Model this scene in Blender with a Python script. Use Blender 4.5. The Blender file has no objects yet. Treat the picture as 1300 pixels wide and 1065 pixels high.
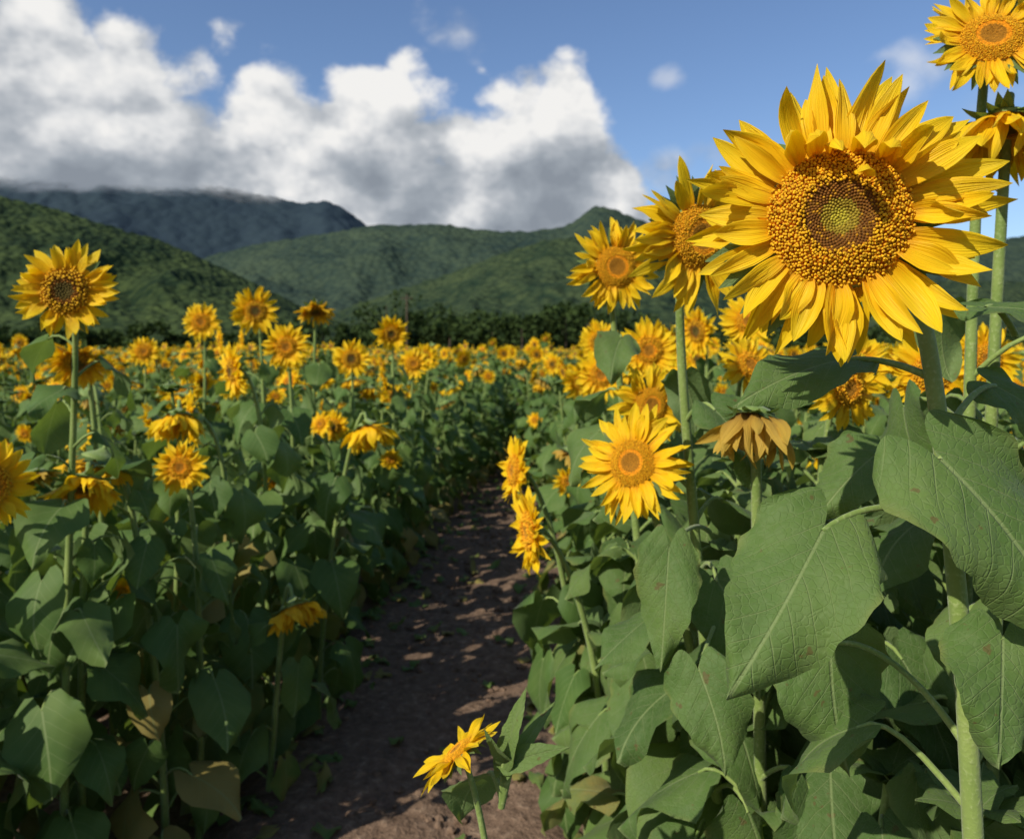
import bpy, math, random
import numpy as np
from mathutils import Vector
rnd = random.Random(11)
sc = bpy.context.scene
COL = sc.collection
CAMZ = 1.6

# ------------------------------------------------------------------ helpers
def V(*a): return np.array(a, float)
def nz(v):
    v = np.asarray(v, float); return v/ (np.linalg.norm(v)+1e-12)
class MB:
    def __init__(s): s.v=[]; s.d=[]; s.f=[]; s.m=[]; s.n=0
    def grid(s, P, D, mat, wrap=False):
        nu, nv = P.shape[:2]
        s.v.append(P.reshape(-1,3)); s.d.append(np.broadcast_to(D, P.shape).reshape(-1,3))
        i, j = np.meshgrid(np.arange(nu-1), np.arange(nv if wrap else nv-1), indexing='ij')
        j2 = (j+1) % nv
        b = s.n
        s.f.append(np.stack([b+i*nv+j, b+i*nv+j2, b+(i+1)*nv+j2, b+(i+1)*nv+j], -1).reshape(-1,4))
        s.m.append(np.full(i.size, mat)); s.n += nu*nv
    def raw(s, Vv, F, D, mat):
        s.v.append(Vv); s.d.append(np.broadcast_to(D, Vv.shape).reshape(-1,3)); s.f.append(F+s.n)
        s.m.append(np.full(len(F), mat)); s.n += len(Vv)
    def mesh(s, name, mats, smooth=True):
        v=np.concatenate(s.v); f=np.concatenate(s.f); d=np.concatenate(s.d); m=np.concatenate(s.m)
        me=bpy.data.meshes.new(name)
        me.vertices.add(len(v)); me.vertices.foreach_set('co', v.astype(np.float32).ravel())
        me.loops.add(f.size); me.loops.foreach_set('vertex_index', f.astype(np.int32).ravel())
        me.polygons.add(len(f)); me.polygons.foreach_set('loop_start', np.arange(0,f.size,4,dtype=np.int32))
        for mt in mats: me.materials.append(mt)
        me.polygons.foreach_set('material_index', m.astype(np.int32))
        me.polygons.foreach_set('use_smooth', np.full(len(f), smooth))
        a=me.attributes.new('data','FLOAT_VECTOR','POINT'); a.data.foreach_set('vector', d.astype(np.float32).ravel())
        me.update(calc_edges=True)
        return me
def obj(name, me, parent=None, loc=None):
    o=bpy.data.objects.new(name, me); COL.objects.link(o)
    if parent: o.parent=parent
    if loc is not None: o.location=loc
    return o

# ------------------------------------------------------------------ node helpers
class NT:
    def __init__(s, mat):
        mat.use_nodes=True; s.t=mat.node_tree; s.t.nodes.clear()
    def n(s, typ, **kw):
        nd=s.t.nodes.new(typ)
        for k,v in kw.items(): setattr(nd,k,v)
        return nd
    def l(s,a,b): s.t.links.new(a,b)
    def put(s, sock, val):
        if isinstance(val, bpy.types.NodeSocket): s.l(val, sock)
        else:
            if sock.type=='RGBA' and len(val)==3: val=(*val,1)
            sock.default_value=val
    def m(s, op, a, b=0.0, c=0.0, clamp=False):
        nd=s.n('ShaderNodeMath', operation=op, use_clamp=clamp)
        s.put(nd.inputs[0],a); s.put(nd.inputs[1],b); s.put(nd.inputs[2],c)
        return nd.outputs[0]
    def vm(s, op, a, b=(0,0,0)):
        nd=s.n('ShaderNodeVectorMath', operation=op); s.put(nd.inputs[0],a); s.put(nd.inputs[1],b)
        return nd.outputs[0]
    def mr(s, v, a, b, c=0.0, d=1.0, smooth=True):
        nd=s.n('ShaderNodeMapRange', interpolation_type='SMOOTHSTEP' if smooth else 'LINEAR')
        for i,x in enumerate((v,a,b,c,d)): s.put(nd.inputs[i],x)
        return nd.outputs[0]
    def mix(s, f, a, b, mode='MIX'):
        nd=s.n('ShaderNodeMix', data_type='RGBA', blend_type=mode)
        s.put(nd.inputs[0],f); s.put(nd.inputs[6],a); s.put(nd.inputs[7],b)
        return nd.outputs[2]
    def noise(s, vec, scale, detail=4, rough=.55, dist=0.0):
        nd=s.n('ShaderNodeTexNoise'); 
        if vec is not None: s.l(vec, nd.inputs['Vector'])
        nd.inputs['Scale'].default_value=scale; nd.inputs['Detail'].default_value=detail
        nd.inputs['Roughness'].default_value=rough; nd.inputs['Distortion'].default_value=dist
        return nd.outputs['Fac']
    def voro(s, vec, scale, feature='F1', out='Distance'):
        nd=s.n('ShaderNodeTexVoronoi', feature=feature); s.l(vec, nd.inputs['Vector']); nd.inputs['Scale'].default_value=scale
        return nd.outputs[out]
    def ramp(s, f, stops, interp='LINEAR'):
        nd=s.n('ShaderNodeValToRGB'); s.l(f, nd.inputs[0]); cr=nd.color_ramp; cr.interpolation=interp
        while len(cr.elements)<len(stops): cr.elements.new(.5)
        for e,(p,c) in zip(cr.elements, stops): e.position=p; e.color=(*c,1)
        return nd.outputs[0]
    def bump(s, h, strength=.3, dist=.01):
        nd=s.n('ShaderNodeBump'); nd.inputs['Strength'].default_value=strength; nd.inputs['Distance'].default_value=dist
        s.l(h, nd.inputs['Height']); return nd.outputs[0]
    def attr(s):
        a=s.n('ShaderNodeAttribute', attribute_name='data'); x=s.n('ShaderNodeSeparateXYZ'); s.l(a.outputs['Vector'], x.inputs[0])
        return a.outputs['Vector'], x.outputs[0], x.outputs[1], x.outputs[2]
    def surface(s, col, rough=.6, spec=.3, normal=None, trans=None, tcol=None, sheen=0, alpha=None):
        p=s.n('ShaderNodeBsdfPrincipled'); s.put(p.inputs['Base Color'],col); s.put(p.inputs['Roughness'],rough)
        p.inputs['Specular IOR Level'].default_value=spec
        if sheen: p.inputs['Sheen Weight'].default_value=sheen
        if normal: s.l(normal,p.inputs['Normal'])
        if alpha: s.l(alpha,p.inputs['Alpha'])
        out=s.n('ShaderNodeOutputMaterial'); sh=p.outputs[0]
        if trans:
            t=s.n('ShaderNodeBsdfTranslucent'); s.put(t.inputs[0],tcol)
            mx=s.n('ShaderNodeMixShader'); mx.inputs[0].default_value=trans
            s.l(sh,mx.inputs[1]); s.l(t.outputs[0],mx.inputs[2]); sh=mx.outputs[0]
        s.l(sh,out.inputs[0])
def M(name): return bpy.data.materials.new(name)

# ------------------------------------------------------------------ materials
def leaf_mat(name,fine_detail):
    m=M(name); t=NT(m); vec,u,v,h=t.attr()
    au=t.m('ABSOLUTE',u)
    co=t.n('ShaderNodeTexCoord').outputs['Object']
    oi=t.n('ShaderNodeObjectInfo').outputs['Random']
    n1=t.noise(co,11,2)
    q=t.m('SUBTRACT',v,t.m('MULTIPLY',au,0.95)); q=t.m('ADD',q,t.m('MULTIPLY',n1,.10))
    f=t.m('FRACT',t.m('MULTIPLY',q,6.0)); d=t.m('MINIMUM',f,t.m('SUBTRACT',1.0,f))
    vein=t.mr(d,0.0,.05,1.0,0.0); vein=t.m('MULTIPLY',vein,t.mr(au,.08,.48,.8,.12))
    mid=t.mr(au,.005,.018,1.0,0.0)
    vv=t.m('MAXIMUM',mid,vein)
    key=t.m('ADD',t.m('MULTIPLY',n1,.5),t.m('ADD',t.m('MULTIPLY',h,.40),t.m('MULTIPLY',oi,.2)))
    col=t.ramp(key,[(.2,(.044,.094,.019)),(.5,(.082,.150,.033)),(.85,(.155,.228,.055))])
    dry=t.mr(t.m('ADD',h,t.m('MULTIPLY',t.m('SUBTRACT',n1,.5),.25)),.84,.98)
    col=t.mix(dry,col,(.29,.23,.065))
    nrm=None
    if fine_detail:
        n2=t.noise(co,75,4,.65)
        vc=t.n('ShaderNodeTexVoronoi',feature='DISTANCE_TO_EDGE'); vc.inputs['Scale'].default_value=120; t.l(co,vc.inputs['Vector'])
        cell=t.mr(vc.outputs[0],0,.12,1,0)
        col=t.mix(t.m('MULTIPLY',t.mr(n2,.35,.75),.4),col,(.145,.198,.078))
        col=t.mix(t.m('MULTIPLY',cell,.16),col,(.18,.24,.09))
        edge=t.mr(t.m('ADD',au,t.m('MULTIPLY',n1,.15)),.50,.60,0,.5)
        col=t.mix(edge,col,(.22,.22,.06))
        spot=t.mr(t.noise(co,48,2),.69,.715); col=t.mix(t.m('MULTIPLY',spot,.75),col,(.12,.085,.03))
        hh=t.m('SUBTRACT',t.m('MULTIPLY',n2,.5),t.m('ADD',t.m('MULTIPLY',vv,.7),t.m('MULTIPLY',cell,.25)))
        nrm=t.bump(hh,.6,.003)
    back=t.n('ShaderNodeNewGeometry').outputs['Backfacing']
    col=t.mix(t.m('MULTIPLY',back,.4),col,(.16,.22,.09))
    col=t.mix(t.m('MULTIPLY',vv,.55),col,(.26,.32,.13))
    t.surface(col,.62,.22,nrm,.28,t.mix(.6,col,(.24,.36,.02)),.05)
    return m
def petal_mat(name,c0,c1,c2):
    m=M(name); t=NT(m); vec,u,v,h=t.attr()
    cb=t.n('ShaderNodeCombineXYZ'); t.l(t.m('MULTIPLY',u,6.0),cb.inputs[0]); t.l(t.m('MULTIPLY',v,.6),cb.inputs[1]); t.l(t.m('MULTIPLY',h,40.0),cb.inputs[2])
    st=t.noise(cb.outputs[0],1.6,2)
    col=t.ramp(v,[(0,c0),(.28,c1),(1,c2)])
    col=t.mix(t.m('MULTIPLY',t.mr(st,.42,.75),.30),col,c0)
    col=t.mix(t.m('MULTIPLY',h,.25),col,c1)
    t.surface(col,.5,.22,t.bump(st,.6,.004),.34,t.mix(.5,col,(1.0,.60,.0)),.03)
    return m
m_leaf=leaf_mat('leaf_green',False); m_leafd=leaf_mat('leaf_green_veined',True)
m_petal=petal_mat('petal_yellow',(.85,.36,.003),(.92,.59,.006),(.93,.68,.016))
m_petalold=petal_mat('petal_old',(.62,.26,.006),(.84,.47,.008),(.86,.56,.016))
m_petaldry=petal_mat('petal_dry',(.25,.13,.03),(.48,.30,.05),(.66,.46,.07))
def simple_attr(name,rough=.7,spec=.2,bs=300):
    m=M(name); t=NT(m); vec,u,v,h=t.attr(); co=t.n('ShaderNodeTexCoord').outputs['Object']
    n=t.noise(co,bs,1); col=t.mix(t.mr(n,.3,.8,0,.25),vec,(.08,.035,.005))
    t.surface(col,rough,spec); return m
m_disc=simple_attr('flower_disc')
def stem_mat():
    m=M('stem_green'); t=NT(m); vec,u,v,h=t.attr(); co=t.n('ShaderNodeTexCoord').outputs['Object']
    n=t.noise(co,180,2); n1=t.noise(co,12,1)
    col=t.ramp(n1,[(.3,(.13,.20,.04)),(.7,(.22,.29,.075))]); col=t.mix(t.mr(n,.5,.75,0,.5),col,(.34,.40,.17))
    t.surface(col,.6,.25,t.bump(n,.5,.002),sheen=.2); return m
m_stem=stem_mat()
MATS=[m_leaf,m_petal,m_petalold,m_petaldry,m_disc,m_stem]
MATSD=[m_leafd]+MATS[1:]
LEAF,PET,OLD,DRY,DISC,STEM=range(6)

# ------------------------------------------------------------------ plant parts
LT=[0,.06,.15,.28,.45,.62,.78,.90,.97,1]; LW=[.66,.84,.96,1,.91,.70,.43,.20,.07,.006]
def leaf(mb, base, d, n, L, W, droop=.6, fold=.25, seed=0, nt=9, ns=7, hue=.3, ruf=1.0):
    r=random.Random(seed); d=nz(d); n=nz(np.array(n)-np.dot(n,d)*d); e=np.cross(d,n)
    t=np.linspace(0,1,nt)[:,None]; s=np.linspace(-1,1,ns)[None,:]
    w=np.interp(t,LT,LW)*W
    a=np.abs(s)
    rag=1+ (a>.98)*(np.sin(t*40+seed)*.03+np.sin(t*23+seed*2)*.035)
    x=s*w*rag
    y=L*t - L*.21*np.sin(np.pi*np.clip(a,0,1)**.85*.86)*(1-t)**1.6
    x=x+np.sin(t*2.2)*W*r.uniform(-.25,.25)
    ph=r.uniform(0,6)
    z=fold*np.abs(x)*(1-.3*a) - .17*W*(a**2)*(1+1.1*np.sin(t*9+ph+s*1.6))*ruf
    q=t-.95*.5*a*w/W
    z=z+np.cos(q*6*2*np.pi)*W*.022*np.clip(a*3,0,1)*(ns>9)
    z=z+W*.09*np.sin(t*5+ph)*s*ruf
    k=droop if abs(droop)>1e-3 else 1e-3
    th=k*y/L
    P=base + x[...,None]*e + (np.sin(th)/k*L)[...,None]*d - ((1-np.cos(th))/k*L)[...,None]*n
    P=P+z[...,None]*(np.cos(th)[...,None]*n+np.sin(th)[...,None]*d)
    D=np.stack([s*w/W*.5+0*t, y/L, np.full(x.shape,hue)],-1)
    mb.grid(P,D,LEAF)
def tube(mb, pts, rad, sides=7, mat=STEM):
    pts=np.array(pts); T=np.gradient(pts,axis=0); T/=np.linalg.norm(T,axis=1)[:,None]+1e-9
    ref=V(.3,.9,.2) if abs(nz(pts[-1]-pts[0])@nz(V(.3,.9,.2)))<.85 else V(1,0,.1)
    A=np.cross(T,ref); A/=np.linalg.norm(A,axis=1)[:,None]; B=np.cross(T,A)
    th=np.linspace(0,2*np.pi,sides,endpoint=False)
    rad=np.broadcast_to(rad,len(pts))
    P=pts[:,None]+rad[:,None,None]*(np.cos(th)[None,:,None]*A[:,None]+np.sin(th)[None,:,None]*B[:,None])
    mb.grid(P,V(.2,.3,.1),mat,wrap=True)
def bez(p0,p1,p2,p3,n):
    t=np.linspace(0,1,n)[:,None]; return (1-t)**3*p0+3*(1-t)**2*t*p1+3*(1-t)*t*t*p2+t**3*p3
PT=[0,.15,.4,.62,.82,.93,1]; PW=[.45,.78,1,.90,.56,.27,.02]
def petal(mb,c,d,n,L,W,a0,a1,twist,cup,side,nt,ns,mat,rv,seed=0):
    e=np.cross(n,d); t=np.linspace(0,1,nt); s=np.linspace(-1,1,ns)
    th=a0+a1*t**1.2
    step=L/(nt-1)
    cx=np.concatenate([[0],np.cumsum(np.cos(th[:-1]))*step]); cz=np.concatenate([[0],np.cumsum(np.sin(th[:-1]))*step])
    w=np.interp(t,PT,PW)*W
    x=s[None,:]*w[:,None]
    z=cup*np.abs(s)[None,:]**2*w[:,None]
    if ns>=7: z=z+np.cos(s*3*np.pi)[None,:]*w[:,None]*.12
    z=z+np.sin(t*7+seed)[:,None]*s[None,:]*w[:,None]*.25
    tw=(twist*t)[:,None]; x2=x*np.cos(tw)-z*np.sin(tw); z2=x*np.sin(tw)+z*np.cos(tw)
    x2=x2+(side*t**2*L)[:,None]
    dirn=np.cos(th)[:,None]*n-np.sin(th)[:,None]*d
    P=c+cx[:,None,None]*d+cz[:,None,None]*n+x2[...,None]*e+z2[...,None]*dirn[:,None,:]
    D=np.stack([np.broadcast_to(s[None,:],x.shape),np.broadcast_to(t[:,None],x.shape),np.full(x.shape,rv)],-1)
    mb.grid(P,D,mat)
def discprofile(r,R,hero): 
    return R*(.30*(1-r**3.0)-(.20 if hero else .13)*np.exp(-(r/.36)**2))
def disccol(r,style,rr):
    j=rr.uniform(.75,1.25)
    if style=='hero':
        if r<.13: c=(.40,.34,.03)
        elif r<.26: c=(.30,.22,.02)
        elif r<.50: c=(.18,.07,.010) if rr.random()<.8 else (.45,.22,.012)
        elif r<.58: c=(.42,.16,.010)
        else: c=(.80,.31,.010)
    elif style=='orange': c=(.42,.19,.015) if r<.4 else (.82,.34,.012)
    elif style=='brown': c=(.12,.09,.018) if r<.4 else (.30,.12,.014) if r<.72 else (.60,.27,.014)
    else: c=(.09,.045,.018)
    return V(*c)*j
def head(mb,c,n,R,pl,style='orange',npet=30,lod=1,seed=0,droop=0.0,pmat=PET):
    r=random.Random(seed); n=nz(n); ref=V(0,0,1) if abs(n[2])<.9 else V(0,1,0)
    e1=nz(np.cross(ref,n)); e2=np.cross(n,e1)
    c=np.array(c,float)
    nr,nth=(14,40) if lod==2 else (6,18) if lod==1 else (4,8)
    rr=np.linspace(0.02,1,nr); th=np.linspace(0,2*np.pi,nth,endpoint=False)
    P=np.zeros((nr,nth,3)); D=np.zeros((nr,nth,3))
    for i,q in enumerate(rr):
        h=discprofile(q,R,style=='hero')
        P[i]=c+n*h+ R*q*(np.cos(th)[:,None]*e1+np.sin(th)[:,None]*e2)
        for j in range(nth): D[i,j]=disccol(q,style,r)*(.75 if lod else 1)
    mb.grid(P,D,DISC,wrap=True)
    bk=[(1.0,0),(1.06,-.12),(.8,-.34),(.42,-.52),(.16,-.78)]
    P=np.array([c+n*R*z+R*q*(np.cos(th)[:,None]*e1+np.sin(th)[:,None]*e2) for q,z in bk])
    mb.grid(P,V(.1,.1,.1),STEM,wrap=True)
    N={2:1700,1:230,0:0}[lod]
    for i in range(N):
        q=math.sqrt((i+.5)/N)*.99; a=i*2.399963
        if style=='dark' and r.random()<.3: continue
        rad=math.cos(a)*e1+math.sin(a)*e2; tan=np.cross(n,rad)
        p=c+n*discprofile(q,R,style=='hero')+rad*R*q
        sp=R*math.sqrt(math.pi/N)
        col=disccol(q,style,r)
        if q>(.50+r.uniform(-.03,.03) if style=='hero' else .55):
            hgt=sp*(r.uniform(.7,2.0)); lean=nz(n+rad*(q-.6)*.9+tan*r.uniform(-.4,.4)+rad*r.uniform(-.35,.35)); 
            tip=V(.92,.50,.015)*r.uniform(.6,1.05) if style!='dark' else V(.16,.09,.03)
            rings=[(.56,0,col*.7),(.42,.6,col*1.0),(.54,.92,tip),(.12,1.05,tip)]
        else:
            hgt=sp*.6*r.uniform(.7,1.3); lean=nz(n-rad*.25); rings=[(.54,-.1,col*.7),(.48,.5,col),(.10,.95,col*1.35)]
        A=nz(np.cross(lean,tan)); B=np.cross(lean,A)
        k=5 if lod==2 else 4
        tt=np.arange(k)*2*np.pi/k+r.random()*3
        ringv=np.cos(tt)[:,None]*A+np.sin(tt)[:,None]*B
        P=np.array([p+lean*hgt*z+ringv*sp*w for w,z,_ in rings]); D=np.array([[cc]*k for _,_,cc in rings])
        mb.grid(P,D,DISC,wrap=True)
    nb={2:26,1:16,0:7}[lod]
    for i in range(nb):
        a=i*2*math.pi/nb+r.uniform(-.1,.1); d=math.cos(a)*e1+math.sin(a)*e2
        L=R*r.uniform(.75,1.1)
        P0=c+d*R*.9-n*R*.2
        e=np.cross(n,d); t=np.linspace(0,1,5)[:,None]; s=np.linspace(-1,1,3)[None,:]
        w=np.interp(t,[0,.3,.7,1],[.8,1,.5,.03])*R*.26
        an=r.uniform(-.5,.5)+droop*.5; dd=nz(d*math.cos(an)+n*math.sin(an)); nn=nz(n*math.cos(an)-d*math.sin(an))
        PP=P0+(t*L+0*s)[...,None]*dd+(s*w)[...,None]*e-((t**2)*L*.3+.25*w*s*s*-1)[...,None]*nn
        mb.grid(PP,np.stack([s*.3+0*t,t+0*s,0*t+0*s+.4],-1),LEAF)
    nt,ns={2:(13,7),1:(7,3),0:(4,3)}[lod]
    layers=[(npet,1.0,-.16,-.02),(int(npet*.8),.90,.06,.02)] if lod else [(npet,1,0,0)]
    if lod==2 and style=='hero': layers=[(npet,1.0,-.25,-.04),(npet-4,.97,-.02,0),(int(npet*.45),.84,.18,.03)]
    for li,(k,sc_,a00,zz) in enumerate(layers):
        for i in range(k):
            if droop and r.random()<.15: continue
            a=(i+.5*li)*2*math.pi/k+r.uniform(-.16,.16)
            d=math.cos(a)*e1+math.sin(a)*e2
            L=pl*sc_*r.uniform(.80,1.14)*1.04
            W=pl*r.uniform(.115,.175)*(1.0 if lod==2 else 1.2)*(1.25 if lod==0 else 1)
            a0=a00+r.uniform(-.12,.2)+droop*r.uniform(.5,1.1); a1=r.uniform(-.6,.6)+droop*r.uniform(.0,1.1)
            if r.random()<.14: a1+=r.uniform(.6,1.8)
            petal(mb,c+d*R*.90+n*R*zz,d,n,L,W,a0,a1,r.uniform(-.9,.9)*(1+droop),r.uniform(.1,.9),r.uniform(-.2,.2)*(1+droop*.5),nt,ns,pmat,r.random(),r.uniform(0,6))
def stem_leaf(mb,p,phi,L,pet,down,lod,seed,hue):
    r=random.Random(seed); out=V(math.cos(phi),math.sin(phi),0)
    b=p+out*pet*.85+V(0,0,pet*r.uniform(.15,.5))
    if lod:
        pts=bez(p,p+out*pet*.4+V(0,0,pet*.45),b-out*pet*.2+V(0,0,pet*.2),b,7 if lod>1 else 5); tube(mb,pts,np.linspace(.0045,.0028,len(pts)),6 if lod>1 else 4)
    d=out*math.cos(down)-V(0,0,1)*math.sin(down)+V(r.uniform(-.35,.35),r.uniform(-.35,.35),0)
    nn=out*math.sin(down)+V(0,0,1)*math.cos(down)
    nt,ns={2:(14,11),1:(8,7),0:(4,3)}[lod]
    leaf(mb,b,d,nn,L,L*r.uniform(.38,.47),r.uniform(.1,1.1),r.uniform(.05,.5),seed,nt,ns,hue,r.uniform(.7,1.8))
def plant(mb,base,hc,n,R=.055,pl=.075,style='orange',lod=1,seed=0,nleaf=15,z0=.10,z1=.86,droop=0,pmat=PET,npet=28,ls=1.0,srad=.010,nohead=False):
    r=random.Random(seed); base=np.array(base,float); hc=np.array(hc,float); n=nz(n)
    H=hc[2]; end=hc-n*R*.7
    back=max(.10,R*2)
    pts=bez(base, base+V(r.uniform(-.04,.04),r.uniform(-.04,.04),H*.55), end-n*back-V(0,0,.10 if n[2]>-.3 else -.10), end, {2:30,1:14,0:6}[lod])
    tube(mb,pts,np.linspace(srad*1.25,srad*.62,len(pts)),{2:12,1:7,0:3}[lod])
    if nohead:
        for k in range(7):
            a=k*2.4; o=V(math.cos(a),math.sin(a),.9-.1*k); leaf(mb,end,o,V(-math.cos(a),-math.sin(a),1.2),.06+.008*k,.02+.003*k,.4,.3,seed+k,6,5,.75)
    else: head(mb,hc,n,R,pl,style,npet,lod,seed,droop,pmat)
    a=r.uniform(0,6)
    for i in range(nleaf):
        f=z0+(z1-z0)*(i+r.uniform(-.3,.3))/max(1,nleaf-1); f=min(max(f,.05),z1)
        zz=f*H; k0=int(np.argmin(abs(pts[:len(pts)*9//10,2]-zz))); p=pts[k0].copy(); p[2]=min(zz,pts[k0][2]+.05)
        a+=2.4+r.uniform(-.3,.3)
        prof=np.interp(f,[0,.25,.6,.8,.93],[.15,.19,.20,.16,.10])
        sz=prof*r.uniform(.75,1.2)*ls
        hue=r.uniform(.1,.82)
        if (f<.30 and r.random()<.5) or (f<.6 and r.random()<.12): hue=r.uniform(.86,1)
        stem_leaf(mb,p,a,sz,sz*r.uniform(.5,.85),r.uniform(.25,1.4),lod,seed*50+i,hue)

# ------------------------------------------------------------------ hero & individually visible sunflowers
def add(name,mb,mats=None): 
    return obj(name,mb.mesh(name,mats or MATS))
mb=MB(); hc=V(.319,.75,1.729); n=nz(V(-.28,-.95,.02))
head(mb,hc,n,.067,.083,'hero',31,2,5)
e1=nz(np.cross(V(0,0,1),n)); e2=np.cross(n,e1)
for a,L,a0,a1,tw in [(1.30,.080,1.0,1.9,.3),(1.62,.06,1.2,1.5,-.5),(.95,.07,.9,1.8,.4),(1.9,.065,.8,1.7,.2),(.75,.08,.7,1.2,-.6),(2.15,.07,.7,1.4,.2)]:
    d=math.cos(a)*e1+math.sin(a)*e2
    petal(mb,hc+d*.066,d,n,L,.011,a0,a1,tw,.9,0,14,7,PET,.5,a)
# one petal folded right over the face of the disc
d=nz(math.cos(1.15)*e1+math.sin(1.15)*e2); petal(mb,hc+d*.040+n*.030,d,n,.042,.009,1.2,1.6,.9,1.0,.1,14,7,PET,.6,2)
stem_end=hc-n*.05
pts=np.concatenate([bez(V(.585,.93,0),V(.57,.9,.5),V(.53,.87,.9),V(.508,.86,1.22),22),
                    bez(V(.508,.86,1.22),V(.49,.855,1.40),V(.475,.865,1.62),V(.45,.86,1.665),14)[1:],
                    bez(V(.45,.86,1.665),V(.43,.86,1.71),V(.39,.85,1.735),stem_end,8)[1:]])
tube(mb,pts,np.linspace(.0135,.0078,len(pts)),14)
def hl(base,tip,W,nrm,pst=None,droop=.4,fold=.2,seed=1,hue=.4,ruf=1.0,bend=.04):
    base=V(*base); tip=V(*tip); d=tip-base; L=np.linalg.norm(d)*1.04
    nn=nz(V(*nrm)-np.dot(V(*nrm),nz(d))*nz(d)); d2=nz(nz(d)+nn*droop*.42)
    leaf(mb,base,d2,nn,L,W,droop,fold,seed,30,21,hue,ruf)
    if pst is not None:
        p=V(*pst); q=bez(p,p*.65+base*.35+V(0,0,bend),p*.25+base*.75+V(0,0,bend*.8),base+nz(d)*.004,12); tube(mb,q,np.linspace(.0046,.0028,12),8)
hl((.325,.80,1.415),(.200,.73,1.280),.072,(-.25,-.8,.55),(.495,.86,1.400),.5,.18,3,.55,1.2,.035)
hl((.432,.78,1.492),(.515,.71,1.325),.083,(.0,-.8,.6),(.486,.86,1.49),.5,.15,8,.50,1.1,.02)
hl((.392,.90,1.590),(.245,.84,1.545),.046,(-.05,-.55,.85),(.47,.865,1.570),.5,.25,12,.5,1.2,.01)
hl((.505,.79,1.305),(.475,.74,1.20),.055,(-.1,-.85,.4),(.510,.86,1.25),.4,.2,19,.4,1.2,.02)
hl((.41,.99,1.225),(.43,.95,1.080),.075,(-.2,-.9,.4),(.515,.87,1.15),.3,.2,23,.5,1.2,.05)
hl((.50,1.05,1.46),(.41,1.02,1.385),.055,(-.3,-.6,.7),(.49,.87,1.44),.5,.2,29,.5,1.2,.03)
hl((.60,.98,1.655),(.70,.90,1.62),.045,(0,-.5,.85),(.655,1.0,1.62),.4,.2,31,.35,1.2,.02)
hl((.575,.92,1.56),(.65,.88,1.50),.045,(0,-.7,.7),(.49,.87,1.50),.4,.2,37,.4,1.2,.02)
for i,(z,a,L) in enumerate([(1.08,2.6,.18),(1.0,4.9,.18),(.92,1.0,.2),(.85,3.4,.2),(.75,5.6,.2),(.66,2.0,.2),(.5,4.2,.2),(1.13,.4,.17),(.58,.2,.2)]):
    k=int(np.argmin(abs(pts[:,2]-z))); stem_leaf(mb,pts[k],a,L,.14,.8,2,900+i,.4)
add('sunflower',mb,MATSD)

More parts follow.
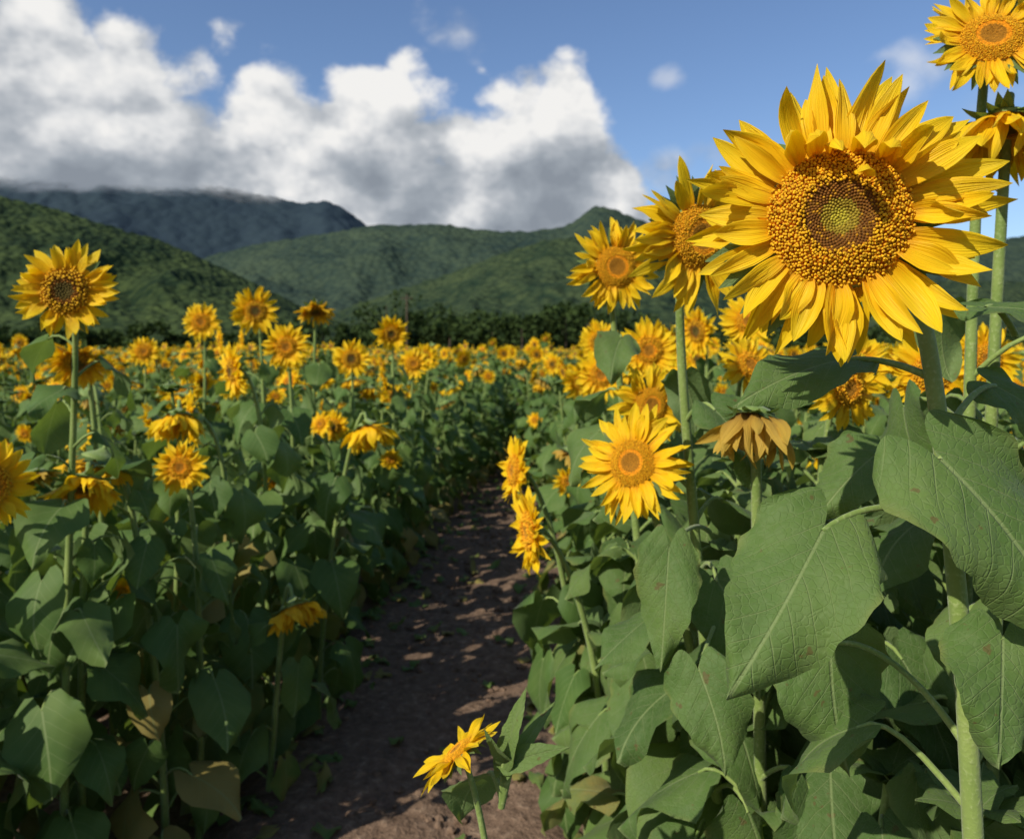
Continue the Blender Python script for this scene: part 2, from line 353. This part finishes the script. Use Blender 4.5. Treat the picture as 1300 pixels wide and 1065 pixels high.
C=[
 ((.305,1.25,1.785),(.30,-.92,-.10),.052,.080,'orange',(.42,1.42),.12,PET,15,dict(z1=.86)),
 ((.237,1.75,1.790),(.12,-.98,.02),.047,.068,'orange',(.36,1.88),0,PET,16,dict(z1=.89)),
 ((.735,2.40,1.690),(-.1,-.95,.2),.035,.058,'orange',(.80,2.5),0,PET,14,dict(z1=.90)),
 ((.212,1.35,1.402),(-.50,-.82,.28),.042,.066,'orange',(.42,1.45),0,PET,12,dict(z1=.84)),
 ((.310,1.72,1.478),(.25,-.95,.1),.038,.058,'orange',(.47,1.90),0,PET,12,dict(z1=.82)),
 ((.98,1.80,1.545),(-.15,-.95,.1),.042,.064,'orange',(1.02,1.92),0,PET,14,dict(z1=.86)),
 ((.700,1.12,2.055),(-.30,-.88,.36),.042,.060,'orange',(.69,1.18),.1,PET,17,dict(z0=.1,z1=.80)),
 ((.735,1.14,1.935),(-.25,-.22,-.95),.036,.085,'brown',(.76,1.25),1.0,PET,14,dict(z0=.1,z1=.76)),
 ((.372,1.18,1.500),(-.1,-.20,-.97),.029,.076,'dark',(.46,1.34),1.25,DRY,12,dict(z1=.80)),
 ((.010,2.30,1.240),(-.93,-.32,.10),.045,.065,'orange',(.24,2.42),0,PET,10,dict(z1=.74)),
 ((.048,2.02,1.125),(-.90,-.25,-.05),.050,.068,'orange',(.26,2.12),.15,PET,10,dict(z1=.74)),
 ((.445,2.50,1.60),(-.1,-.98,.05),.045,.065,'orange',(.52,2.6),0,PET,14,{}),
 ((.41,3.6,1.64),(-.1,-.98,.05),.045,.065,'brown',(.5,3.7),0,PET,14,{}),
 ((-1.115,1.92,1.748),(.22,-.97,-.02),.056,.072,'brown',(-1.22,2.1),0,PET,21,dict(z1=.92)),
 ((-1.165,2.10,1.235),(.15,-.55,-.83),.048,.078,'brown',(-1.22,2.2),.9,PET,12,dict(z1=.84)),
 ((-1.035,2.40,1.235),(.05,-.97,.15),.034,.055,'orange',(-1.02,2.5),0,PET,12,dict(z1=.84)),
 ((-1.130,2.60,1.375),(.10,-.35,-.93),.042,.085,'brown',(-1.2,2.7),1.1,PET,14,dict(z1=.84)),
 ((-1.225,1.80,1.280),(.92,-.35,.0),.050,.070,'orange',(-1.42,1.85),.2,PET,13,dict(z1=.80)),
 ((-1.20,3.60,1.785),(.1,-.97,-.1),.048,.075,'brown',(-1.2,3.75),.1,PET,17,dict(z1=.90)),
 ((-1.00,3.40,1.615),(.1,-.97,.1),.045,.068,'orange',(-1.02,3.55),0,PET,15,{}),
 ((-1.82,4.5,1.765),(.1,-.97,.1),.05,.07,'orange',(-1.85,4.6),0,PET,17,dict(z1=.90)),
 ((-1.02,4.0,1.810),(.1,-.5,-.8),.05,.07,'brown',(-1.05,4.1),.7,OLD,17,dict(z1=.90)),
 ((-.600,3.2,1.280),(.25,-.25,-.93),.048,.105,'brown',(-.82,3.25),1.1,PET,13,dict(z1=.84)),
 ((-.705,5.5,1.505),(.1,-.97,.1),.05,.075,'orange',(-.75,5.6),0,PET,14,{}),
 ((-.735,2.6,.730),(.35,-.35,-.85),.05,.08,'brown',(-.86,2.7),.9,OLD,7,{}),
 ((-.785,5.0,1.710),(.1,-.9,-.3),.05,.078,'brown',(-.80,5.1),.2,PET,14,{}),
 ((-.94,4.5,1.55),(.15,-.97,.1),.05,.075,'brown',(-.95,4.6),.1,PET,14,{}),
 ((-1.55,2.75,1.56),(.15,-.6,-.6),.05,.07,'brown',(-1.5,2.9),.4,OLD,15,{}),
 ((.55,2.9,1.545),(-.1,-.95,.1),.045,.068,'orange',(.6,3.0),0,PET,14,{}),
 ((.36,3.1,1.50),(-.15,-.95,.1),.045,.068,'orange',(.45,3.2),0,PET,14,{}),
]
for i,(hc_,n_,R,pl,stl,bs,dr,pm,nl,kw) in enumerate(C):
    mb=MB(); plant(mb,(bs[0],bs[1],0),hc_,n_,R,pl,stl,2 if i in(0,1,3,4,6,7,8) else 1,100+i,nl+2,droop=dr,pmat=pm,npet=25 if R<.04 else 28,**kw)
    if i==3:
        hl((.245,1.2,1.290),(.220,1.15,1.125),.050,(-.3,-.9,.35),(.36,1.40,1.27),.4,.2,41,.55,1.2,.03)
        hl((.272,1.12,1.135),(.285,1.07,1.010),.060,(-.2,-.9,.4),(.40,1.40,1.14),.4,.2,43,.5,1.2,.03)
    add('sunflower',mb,MATSD if i<9 else MATS)
mb=MB(); plant(mb,(.0,1.05,0),(-.070,1.0,1.078),(-.62,.10,.78),.022,.046,'orange',2,321,0,npet=14,srad=.006)
for k,(tip,W,s) in enumerate([((.014,1.0,1.160),.017,2),((.070,.98,1.092),.016,3),((-.035,.97,1.118),.012,5),((.055,1.04,1.125),.013,6)]):
    hl((-.012+.004*k,1.0,1.062),tip,W,(-.5,-.7,.5),(-.014,1.01,1.0),.3,.4,s,.81,.4,.0)
for k in range(7): stem_leaf(mb,V(-.012,1.02,1.0-.12*k),2.0+k*2.4,.11,.06,.8,2,700+k,.6)
add('sunflower',mb,MATSD)

F=[(.58,1.30,1.32),(.82,1.45,1.48),(1.0,1.25,1.44),(.52,1.75,1.42),(.82,1.9,1.50),(1.2,1.6,1.5),(1.25,2.05,1.52),(.38,2.45,1.34),(.62,2.15,1.50),(.98,2.35,1.52),(.52,1.15,1.0),(.70,1.10,1.30),(.85,1.0,1.3),(.44,1.6,1.2),(.40,2.05,1.15),(.62,1.55,1.42),(.72,1.7,1.46),(1.1,1.42,1.46),(.52,1.45,1.22),(.42,1.85,1.05),(.60,.98,1.05),(.52,1.0,.9),(.34,2.25,1.2),(.42,2.15,1.42),(.48,1.62,1.38)]
for i,(x,y,h) in enumerate(F):
    mb=MB(); r=random.Random(i+60)
    big=i in (4,5,6,8,9,16,17)
    plant(mb,(x,y,0),(x+r.uniform(-.04,.04),y-(.08 if big else .03),h+(.06 if big else 0)),(r.uniform(-.4,.3),-.8,r.uniform(-.2,.5)) if big else (0,-.3,.95),.036,.055,'orange',1 if big else 2,400+i,21,z0=.08,z1=.94,npet=24,ls=1.08,nohead=not big)
    add('sunflower',mb,MATSD)

# ------------------------------------------------------------------ field (instanced variants)
field=bpy.data.objects.new('sunflower_field',None); COL.objects.link(field)
def variant(kind,lod,seed,off=(0,0),mb=None,zs=1.0):
    own=mb is None
    if own: mb=MB()
    r=random.Random(seed); ox,oy=off
    nl={1:22,0:15,-1:6}[lod]; l=max(lod,0)
    kw=dict(z0=.07 if lod>0 else .35 if lod==0 else .7, z1=r.choice([.87,.91,.95]))
    kw['ls']={1:1.08,0:1.3,-1:1.6}[lod]
    hz=1.50*zs
    if kind=='open': a=((ox+r.uniform(-.05,.05),oy-.12,hz),(r.uniform(-.5,.6),-.95,r.uniform(-.3,.35)),r.uniform(.040,.054),r.uniform(.060,.077),r.choice(['orange','brown'])); d,pm=0,PET
    elif kind=='tilt': a=((ox+r.uniform(-.1,.1),oy-.12,hz-.06),(r.uniform(-.9,.9),-.6,r.uniform(-.8,.5)),.05,.070,'brown'); d,pm=.3,PET
    elif kind=='small': a=((ox,oy-.10,hz-.12),(r.uniform(-.4,.4),-.8,.3),.030,.050,'orange'); d,pm=0,PET
    elif kind=='droop': a=((ox+r.uniform(-.1,.1),oy-.14,hz-.04),(r.uniform(-.3,.3),-.30,-.92),.048,.085,'brown'); d,pm=1.0,r.choice([OLD,PET])
    elif kind=='leafy': a=((ox,oy-.03,hz-.08),(0,-.3,.95),.03,.03,'orange'); d,pm=0,PET; kw['nohead']=True; kw['z1']=.95
    else: a=((ox+r.uniform(-.1,.1),oy-.14,hz-.15),(r.uniform(-.4,.4),-.4,-.85),.05,.06,'dark'); d,pm=1.2,DRY
    plant(mb,(ox,oy,0),a[0],a[1],a[2],a[3],a[4],l,seed,nl,droop=d,pmat=pm,npet=26 if lod>0 else 13,**kw)
    if lod>0 and kind in('open','tilt','leafy') and r.random()<.35:
        s=r.choice([-1,1]); hh=(ox+s*r.uniform(.12,.22),oy-r.uniform(.10,.2),hz*r.uniform(.62,.86))
        head(mb,hh,(s*.3,-.9,r.uniform(-.3,.3)),.030,.050,'orange',22,1,seed+5,0,PET)
        e=V(*hh)-nz(V(s*.3,-.9,0))*.025; tube(mb,bez(V(ox,oy,hz*.5),V(ox+s*.05,oy,hz*.6),e+V(0,.08,-.08),e,8),np.linspace(.006,.004,8),5)
    if own: return mb.mesh('sunflower_plant_mesh',MATS)
kinds=['open','open','open','tilt','tilt','small','leafy','leafy','leafy','droop','droop','dry','leafy','leafy','dry']
near=[variant(k,1,1000+i) for i,k in enumerate(kinds)]
mid=[variant(k,0,2000+i) for i,k in enumerate(['open','open','tilt','leafy','leafy','small','droop','leafy','dry','leafy','tilt'])]
def patch(seed):
    mb=MB(); r=random.Random(seed)
    for i in range(44):
        variant(r.choice(['open','open','leafy','tilt','leafy','leafy','small','droop']),-1,seed*100+i,(r.uniform(-3,3),r.uniform(-3,3)),mb,r.uniform(.86,1.10))
    return mb.mesh('sunflower_patch_mesh',MATS)
patches=[patch(50+i) for i in range(4)]
def pc(y): return -.39+.041*y
cnt=0
def put(me,x,y,rz,s,sz,lean=0):
    global cnt
    o=obj('sunflower_plant',me,field,(x,y,0)); o.rotation_euler=(rnd.uniform(-.05,.05),rnd.uniform(-.06,.06)+lean,rz); o.scale=(s,s,sz); cnt+=1
custom=[(c[5][0],c[5][1]) for c in C]+[(f[0],f[1]) for f in F]
lat=[]
q=-.76
while q>-14: lat.append(q); q-=.48
q=.72
while q<14: lat.append(q); q+=.48
for L0 in lat:
    y=-2.5+rnd.uniform(0,.3)
    while y<14:
        y+=rnd.uniform(.25,.38)
        nar=1.0 if abs(L0)>.9 else float(np.interp(y,[4,7,9.5],[1,.82,.46]))
        x=pc(y)+L0*nar+rnd.uniform(-.10,.10)
        if abs(x)>.72*max(y,0)+1.8: continue
        if x>0 and y<2.55 and x<1.45 : continue
        if x<0 and y<2.0 and x>-.667*max(y,0)-.62: continue
        if x<0 and y<1.0 and x>-1.9: continue
        if min((x-a)**2+(y-b)**2 for a,b in custom)<.012: continue
        s=rnd.uniform(.88,1.10); sz=s*rnd.uniform(.86,1.08)
        if y<3.4 and x<0 and x>-2.6: sz*=.89
        elif x<0 and y<8: sz*=.97
        i=rnd.randrange(len(near)); rz=rnd.uniform(-.9,.9) if i<8 else rnd.uniform(-1.8,1.8)
        put(near[i],x,y,rz,s,sz,(.05 if L0<0 else -.06) if abs(L0)<.9 else 0)
y=14
while y<46:
    x=-.74*y-2
    while x<.74*y+2:
        x+=rnd.uniform(.42,.70)*(1 if y<28 else 1.3)
        xx=x; yy=y+rnd.uniform(-.3,.3)
        if abs(xx-pc(yy))<.40: continue
        s=rnd.uniform(.9,1.15); put(rnd.choice(mid),xx,yy,rnd.uniform(-.9,.9),s*1.08,s*rnd.uniform(.84,1.10))
    y+=.65 if y<28 else .9
y=48
while y<140:
    x=-.74*y-6
    while x<.74*y+6:
        put(rnd.choice(patches),x+rnd.uniform(-.5,.5),y,rnd.choice([0,0,.15,-.15]),rnd.uniform(1,1.1),rnd.uniform(.95,1.06)); x+=5.6
    y+=5.6
print('plants',cnt)

# ------------------------------------------------------------------ noise for terrain
def vnoise(x,y,seed=0):
    xi=np.floor(x).astype(np.int64); yi=np.floor(y).astype(np.int64); xf=x-xi; yf=y-yi
    def h(a,b):
        k=(a*374761393+b*668265263+seed*1274126177)&0xffffffff; k=((k^(k>>13))*1274126177)&0xffffffff; return ((k^(k>>16))&0xffff)/65535.
    u=xf*xf*(3-2*xf); w=yf*yf*(3-2*yf)
    return (h(xi,yi)*(1-u)+h(xi+1,yi)*u)*(1-w)+(h(xi,yi+1)*(1-u)+h(xi+1,yi+1)*u)*w
def fbm(x,y,o=5,seed=0):
    s=0;a=.5
    for i in range(o): s=s+a*vnoise(x*2**i,y*2**i,seed+i); a*=.5
    return s
# ------------------------------------------------------------------ ground and path
def soil(name,green):
    m=M(name); t=NT(m); co=t.n('ShaderNodeTexCoord').outputs['Object']
    a=t.noise(co,1.3,4,.6); b=t.noise(co,22,4,.7)
    col=t.ramp(b,[(.3,(.10,.064,.043)),(.55,(.20,.132,.090)),(.75,(.34,.245,.17))])
    col=t.mix(t.mr(a,.4,.7,0,.5),col,(.13,.088,.060))
    if green: col=t.mix(t.mr(t.noise(co,2.2,4,.7),.5,.62,0,.6),col,(.08,.11,.04))
    t.surface(col,.95,.1,t.bump(b,.8,.03)); return m
mb=MB()
g=np.concatenate([-np.geomspace(6000,4,24),np.linspace(-3,3,7),np.geomspace(4,6000,24)])
X,Y=np.meshgrid(g,g,indexing='ij'); mb.grid(np.stack([X,Y,0*X-.0],-1),V(0,0,0),0)
obj('ground',mb.mesh('ground',[soil('soil',True)]))
mb=MB()
ys=np.concatenate([np.arange(-3,12,.035),np.arange(12,46,.2)]); xs=np.linspace(-.72,.72,44)
Y,X=np.meshgrid(ys,xs,indexing='ij'); edge=np.clip((.72-np.abs(X))/.12,0,1)
Z=.004+edge*(.004+.060*fbm(X*6+9,Y*6+30,5,3)+.02*(np.abs(X)/.7)**2)
mb.grid(np.stack([X+pc(Y),Y,Z],-1),V(0,0,0),0)
obj('dirt_path',mb.mesh('dirt_path',[soil('path_soil',False)]))
mb=MB()
for i in range(3400):
    y=rnd.uniform(1.5,14); x=pc(y)+rnd.gauss(0,.42); s=rnd.uniform(.004,.018)*(1.6 if rnd.random()<.08 else 1)
    P=np.zeros((4,5,3))
    th=np.arange(5)*2*np.pi/5+rnd.random()
    for k,(rr,zz) in enumerate([(.9,-.3),(1.1,.3),(.7,.8),(.05,.95)]):
        P[k,:,0]=np.cos(th)*rr*s*rnd.uniform(.8,1.2); P[k,:,1]=np.sin(th)*rr*s*rnd.uniform(.8,1.2); P[k,:,2]=zz*s
    P+=np.array([x,y,.034]); mb.grid(P,V(0,0,0),0,wrap=True)
obj('soil_clods',mb.mesh('soil_clods',[bpy.data.materials['path_soil']],False))
mb=MB()
for i in range(700):
    y=rnd.uniform(1.6,11); side=rnd.choice([-1,1]); x=pc(y)+side*abs(rnd.gauss(.60,.24)); a=rnd.uniform(0,6.28)
    leaf(mb,V(x,y,.045+rnd.random()*.02),V(math.cos(a),math.sin(a),rnd.uniform(-.1,.3)),V(rnd.uniform(-.4,.4),rnd.uniform(-.4,.4),1),rnd.uniform(.05,.12),rnd.uniform(.02,.04),rnd.uniform(-1,1),.4,i,5,5,rnd.uniform(.78,.97),2)
obj('fallen_leaves',mb.mesh('fallen_leaves',MATS))

# ------------------------------------------------------------------ mountains
def forest(name,dark,lite,scale,haze,hazef,bs=1.0,cloudbase=None):
    m=M(name); t=NT(m); co=t.n('ShaderNodeTexCoord').outputs['Object']
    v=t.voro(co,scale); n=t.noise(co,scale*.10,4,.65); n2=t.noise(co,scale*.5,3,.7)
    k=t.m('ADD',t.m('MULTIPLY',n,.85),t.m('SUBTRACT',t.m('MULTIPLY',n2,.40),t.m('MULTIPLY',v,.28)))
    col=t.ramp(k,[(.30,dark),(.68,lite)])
    col=t.mix(hazef,col,haze)  # distance haze is painted into the forest's base colour
    h=t.m('SUBTRACT',t.m('MULTIPLY',n2,.6),v)
    al=None
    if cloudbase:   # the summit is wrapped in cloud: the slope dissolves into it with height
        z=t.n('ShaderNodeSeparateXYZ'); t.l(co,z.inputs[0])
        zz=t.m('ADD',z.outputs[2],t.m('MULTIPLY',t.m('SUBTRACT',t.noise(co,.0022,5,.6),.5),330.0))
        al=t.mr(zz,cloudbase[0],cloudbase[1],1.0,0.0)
    t.surface(col,.95,.05,t.bump(h,bs,.55/scale),alpha=al); return m
def ridge(name,D,prof,mat,seed,front=.55,nx=420,ny=90,amp=.35,fr=7.0,crest=.02):
    px=np.array([(p[0]-650)/975 for p in prof]); pe=np.array([(445-p[1])/975 for p in prof])
    T=np.linspace(px[0],px[-1],nx); E=np.interp(T,px,pe)
    ker=np.hanning(9); ker/=ker.sum(); E=np.convolve(np.pad(E,4,mode='edge'),ker,mode='valid')
    R=np.concatenate([np.linspace(0,1,ny),[1.08,1.3]])
    TT,RR=np.meshgrid(T,R,indexing='ij')
    dep=D*(front+(1-front)*RR)
    X=TT*dep; gsh=np.clip(RR,0,1)**.85
    gsh=np.where(RR>1,1-(RR-1)*1.6,gsh)
    w1=fbm(TT*3+seed,RR*2+seed,3,seed)*.8
    rid=np.abs(2*fbm(TT*fr+w1*2+seed*3,RR*1.6+w1+seed,4,seed+5)-1)
    rid=1-np.clip(rid*1.9,0,1)
    Zn=(rid-.5)*amp*np.sin(np.pi*np.clip(RR,0,1)**.8)
    E2=E[:,None]*(1)+ (fbm(TT*60,RR*0+3,4,seed)-.5)*crest*.35
    Z=(E2*(gsh+Zn*gsh**.3))*D*(.55+.45*RR/1)+CAMZ
    Z=np.where(RR<=.01,-3,Z)
    Z=Z+(fbm(X*30/D*5,dep*30/D*5,4,seed+9)-.5)*D*.006*np.clip(RR*4,0,1)
    mb=MB(); mb.grid(np.stack([X,dep,Z],-1).transpose(1,0,2),V(0,0,0),0)
    obj(name,mb.mesh(name,[mat]))
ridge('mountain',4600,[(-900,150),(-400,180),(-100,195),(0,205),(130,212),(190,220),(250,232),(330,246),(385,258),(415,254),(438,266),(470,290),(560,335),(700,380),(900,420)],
      forest('far_forest',(.014,.024,.027),(.024,.038,.036),.012,(.036,.056,.080),.50,.3,(850,985)),3,crest=.006,amp=.22,fr=5)  # dark colours here have the clouds' shadow painted in
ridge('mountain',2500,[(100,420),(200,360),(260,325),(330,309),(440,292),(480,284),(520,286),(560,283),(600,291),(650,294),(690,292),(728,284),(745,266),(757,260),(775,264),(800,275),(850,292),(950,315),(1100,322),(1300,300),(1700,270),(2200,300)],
      forest('mountain_forest',(.012,.026,.013),(.052,.074,.030),.045,(.055,.080,.100),.22,.6),8,crest=.008,amp=.24,fr=6)  # forest colours lowered to paint in cloud shadow on this slope
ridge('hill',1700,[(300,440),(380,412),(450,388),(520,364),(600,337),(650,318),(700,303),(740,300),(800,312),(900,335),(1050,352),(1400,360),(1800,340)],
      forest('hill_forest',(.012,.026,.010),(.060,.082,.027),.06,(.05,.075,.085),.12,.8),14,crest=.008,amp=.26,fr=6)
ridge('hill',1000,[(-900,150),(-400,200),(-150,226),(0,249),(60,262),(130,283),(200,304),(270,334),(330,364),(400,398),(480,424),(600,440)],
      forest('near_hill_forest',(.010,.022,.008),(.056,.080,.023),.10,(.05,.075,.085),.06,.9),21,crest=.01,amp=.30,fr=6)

# ------------------------------------------------------------------ distant trees and pole
def treeleaf():
    m=M('tree_foliage'); t=NT(m); vec,u,v,h=t.attr()
    col=t.ramp(h,[(0,(.014,.028,.009)),(1,(.052,.082,.022))]); t.surface(col,.8,.1,None,.15,(.07,.12,.02)); return m
def bark():
    m=M('bark'); t=NT(m); co=t.n('ShaderNodeTexCoord').outputs['Object']; t.surface(t.ramp(t.noise(co,6,3),[(.3,(.05,.035,.025)),(.7,(.14,.11,.08))]),.9,.1); return m
mb=MB(); bk=bark()
nr_=np.random.RandomState(4)
for i in range(230):
    y=rnd.uniform(150,280); x=rnd.uniform(-.75,.75)*y; hgt=rnd.uniform(3.5,8.0)*(y/190)*(1.5 if rnd.random()<.12 else 1)
    if i>190: x=rnd.uniform(-.2,.14)*y
    if -.22*y<x<.14*y: hgt*=1.5
    tube(mb,np.array([[x,y,0],[x+.2,y,hgt*.35],[x+.1,y,hgt*.7]]),np.array([.22,.16,.08]),5,1)
    nb=rnd.randint(4,7)
    for b in range(nb):
        c=V(x+rnd.gauss(0,hgt*.28),y+rnd.gauss(0,hgt*.2),hgt*rnd.uniform(.25,.88)); R=hgt*rnd.uniform(.14,.30)
        k=60; dd=nr_.normal(size=(k,3)); dd/=np.linalg.norm(dd,axis=1)[:,None]; p=c+dd*R*nr_.uniform(.6,1.12,(k,1))*V(1,1,.8)
        A=nr_.normal(size=(k,3)); A/=np.linalg.norm(A,axis=1)[:,None]; B=np.cross(A,nr_.normal(size=(k,3))); B/=np.linalg.norm(B,axis=1)[:,None]
        s=nr_.uniform(.25,.6,(k,1)); Q=np.stack([p-A*s-B*s,p+A*s-B*s*.6,p+A*s+B*s,p-A*s*.7+B*s],1)
        D=np.zeros((k,4,3)); D[...,2]=nr_.uniform(0,1,(k,1))
        mb.raw(Q.reshape(-1,3),np.arange(k*4).reshape(-1,4),D.reshape(-1,3),0)
obj('distant_trees',mb.mesh('distant_trees',[treeleaf(),bk],False))
mb=MB(); x,y=-20.0,146.
tube(mb,np.array([[x,y,0],[x,y,6],[x,y,12.3]]),np.array([.2,.17,.14]),8,0)
tube(mb,np.array([[x-1.1,y,11.5],[x,y-.02,11.5],[x+1.1,y,11.5]]),np.array([.09,.09,.09]),4,0)
for dx in(-.95,-.4,.4,.95): tube(mb,np.array([[x+dx,y,11.55],[x+dx,y,11.7],[x+dx,y,11.85]]),np.array([.05,.07,.03]),6,0)
obj('utility_pole',mb.mesh('utility_pole',[bk]))

# ------------------------------------------------------------------ light
sun_dir=nz(V(-.61,-.56,.60))
el=math.asin(sun_dir[2]); az=math.atan2(sun_dir[0],sun_dir[1])
sl=bpy.data.lights.new('sun','SUN'); sl.energy=5.0; sl.angle=math.radians(.5); sl.color=(1,.94,.81)
so=bpy.data.objects.new('sun',sl); COL.objects.link(so)
so.rotation_euler=Vector(sun_dir).to_track_quat('Z','Y').to_euler(); so.location=(-30,-30,40)

# ------------------------------------------------------------------ world: sky + clouds
w=bpy.data.worlds.new('World'); sc.world=w; w.use_nodes=True
try: w.cycles.sampling_method='NONE'
except Exception as ex: print(ex)
t=NT(w)
sky=t.n('ShaderNodeTexSky', sky_type='NISHITA'); sky.sun_disc=False; sky.sun_elevation=el; sky.sun_rotation=az
sky.air_density=1.0; sky.dust_density=.6; sky.ozone_density=1.6
g=t.n('ShaderNodeTexCoord').outputs['Generated']
nrm=t.vm('NORMALIZE',g)
sep=t.n('ShaderNodeSeparateXYZ'); t.l(nrm,sep.inputs[0])
azn=t.m('ARCTAN2',sep.outputs[0],sep.outputs[1]); eln=t.m('ARCSINE',sep.outputs[2])
def E(px,py):
    a=math.atan((px-650)/975); return a, math.atan((445-py)/975*math.cos(a))
top=[(-900,-60),(-300,-90),(0,-70),(95,-20),(170,10),(235,36),(285,72),(320,76),(380,78),(450,70),(520,92),(570,112),(610,106),(650,90),(690,54),(725,52),(755,92),(785,145),(805,190),(820,225),(840,270),(900,335),(1100,390),(1800,400)]
fc=t.n('ShaderNodeFloatCurve'); cv=fc.mapping.curves[0]
pts_=[((a+1.2)/2.4,e) for a,e in (E(*p) for p in top)]
pts_=[p for p in pts_ if 0<=p[0]<=1]
pts_=[(0,.45)]+pts_+[(1,.04)]
while len(cv.points)<len(pts_): cv.points.new(.5,.5)
for p,(x,yv) in zip(cv.points,pts_): p.location=(x,yv); p.handle_type='AUTO_CLAMPED'
fc.mapping.update()
t.l(t.mr(azn,-1.2,1.2,0,1,False),fc.inputs['Value'])
topv=fc.outputs[0]
cvec=t.vm('MULTIPLY',nrm,(1,1,1.25))
a_=t.noise(cvec,6.0,8,.60,.1)
nn=t.n('ShaderNodeTexNoise'); nn.inputs['Scale'].default_value=16; nn.inputs['Detail'].default_value=3; t.l(cvec,nn.inputs['Vector'])
off=t.vm('MULTIPLY',nn.outputs['Color'],(.06,.06,.06))
v1=t.voro(t.vm('ADD',cvec,off),16)
f0=t.m('ADD',t.m('MULTIPLY',a_,.70),t.m('MULTIPLY',t.m('SUBTRACT',1.0,v1),.30))
g0=t.noise(cvec,8.0,4,.55); g1=t.noise(t.vm('ADD',cvec,(-.024,0,.038)),8.0,4,.55)
base=t.m('SUBTRACT',topv,eln)
dens=t.m('ADD',base,t.m('MULTIPLY',t.m('SUBTRACT',f0,.53),.34))
alpha=t.mr(dens,-.012,.036)
for (px,py,rx,ry,op) in [(592,45,50,34,.65),(850,100,30,20,.40),(1165,85,85,50,.55),(845,210,60,40,.60),(1250,140,60,40,.35),(900,190,60,26,.3)]:
    a,e=E(px,py); dx=t.m('DIVIDE',t.m('SUBTRACT',azn,a),rx/975*math.cos(a)**2); dy=t.m('DIVIDE',t.m('SUBTRACT',eln,e),ry/975)
    dd=t.m('SQRT',t.m('ADD',t.m('MULTIPLY',dx,dx),t.m('MULTIPLY',dy,dy)))
    k=t.m('ADD',t.m('SUBTRACT',1.0,dd),t.m('MULTIPLY',t.m('SUBTRACT',f0,.51),4.0))
    alpha=t.m('MAXIMUM',alpha,t.m('MULTIPLY',t.mr(k,0.0,1.1),op))
lit=t.m('ADD',t.m('MULTIPLY',t.m('SUBTRACT',g0,g1),2.2),t.m('MULTIPLY',t.m('SUBTRACT',f0,.54),1.7))  # sunward and shaded sides of the clouds, painted into their colour
thick=t.mr(dens,0.0,.20,.18,.0,False)
low=t.mr(eln,.16,.27,-.20,.06)
B=t.m('ADD',t.m('ADD',.62,lit),t.m('ADD',thick,low),clamp=True)
ccol=t.ramp(B,[(0,(.27,.305,.355)),(.3,(.36,.40,.45)),(.55,(.52,.55,.59)),(.8,(.78,.79,.80)),(1,(.94,.93,.91))])
b1=t.n('ShaderNodeBackground'); t.l(t.mix(1.0,sky.outputs[0],(.86,.94,1.08),'MULTIPLY'),b1.inputs[0]); b1.inputs[1].default_value=.125
b2=t.n('ShaderNodeBackground'); t.l(ccol,b2.inputs[0]); b2.inputs[1].default_value=.95
mx=t.n('ShaderNodeMixShader'); t.l(alpha,mx.inputs[0]); t.l(b1.outputs[0],mx.inputs[1]); t.l(b2.outputs[0],mx.inputs[2])
t.l(mx.outputs[0],t.n('ShaderNodeOutputWorld').inputs[0])

# ------------------------------------------------------------------ camera
cd=bpy.data.cameras.new('camera'); cam=bpy.data.objects.new('camera',cd); COL.objects.link(cam)
cam.location=(0,0,CAMZ); cam.rotation_euler=(math.radians(90),0,0)
cd.sensor_width=36; cd.lens=27; cd.shift_y=-87.5/1300; cd.clip_end=20000; cd.clip_start=.02
cd.dof.use_dof=True; cd.dof.focus_distance=.78; cd.dof.aperture_fstop=7.5
sc.camera=cam
sc.view_settings.view_transform='Standard'; sc.view_settings.look='None'; sc.view_settings.exposure=0
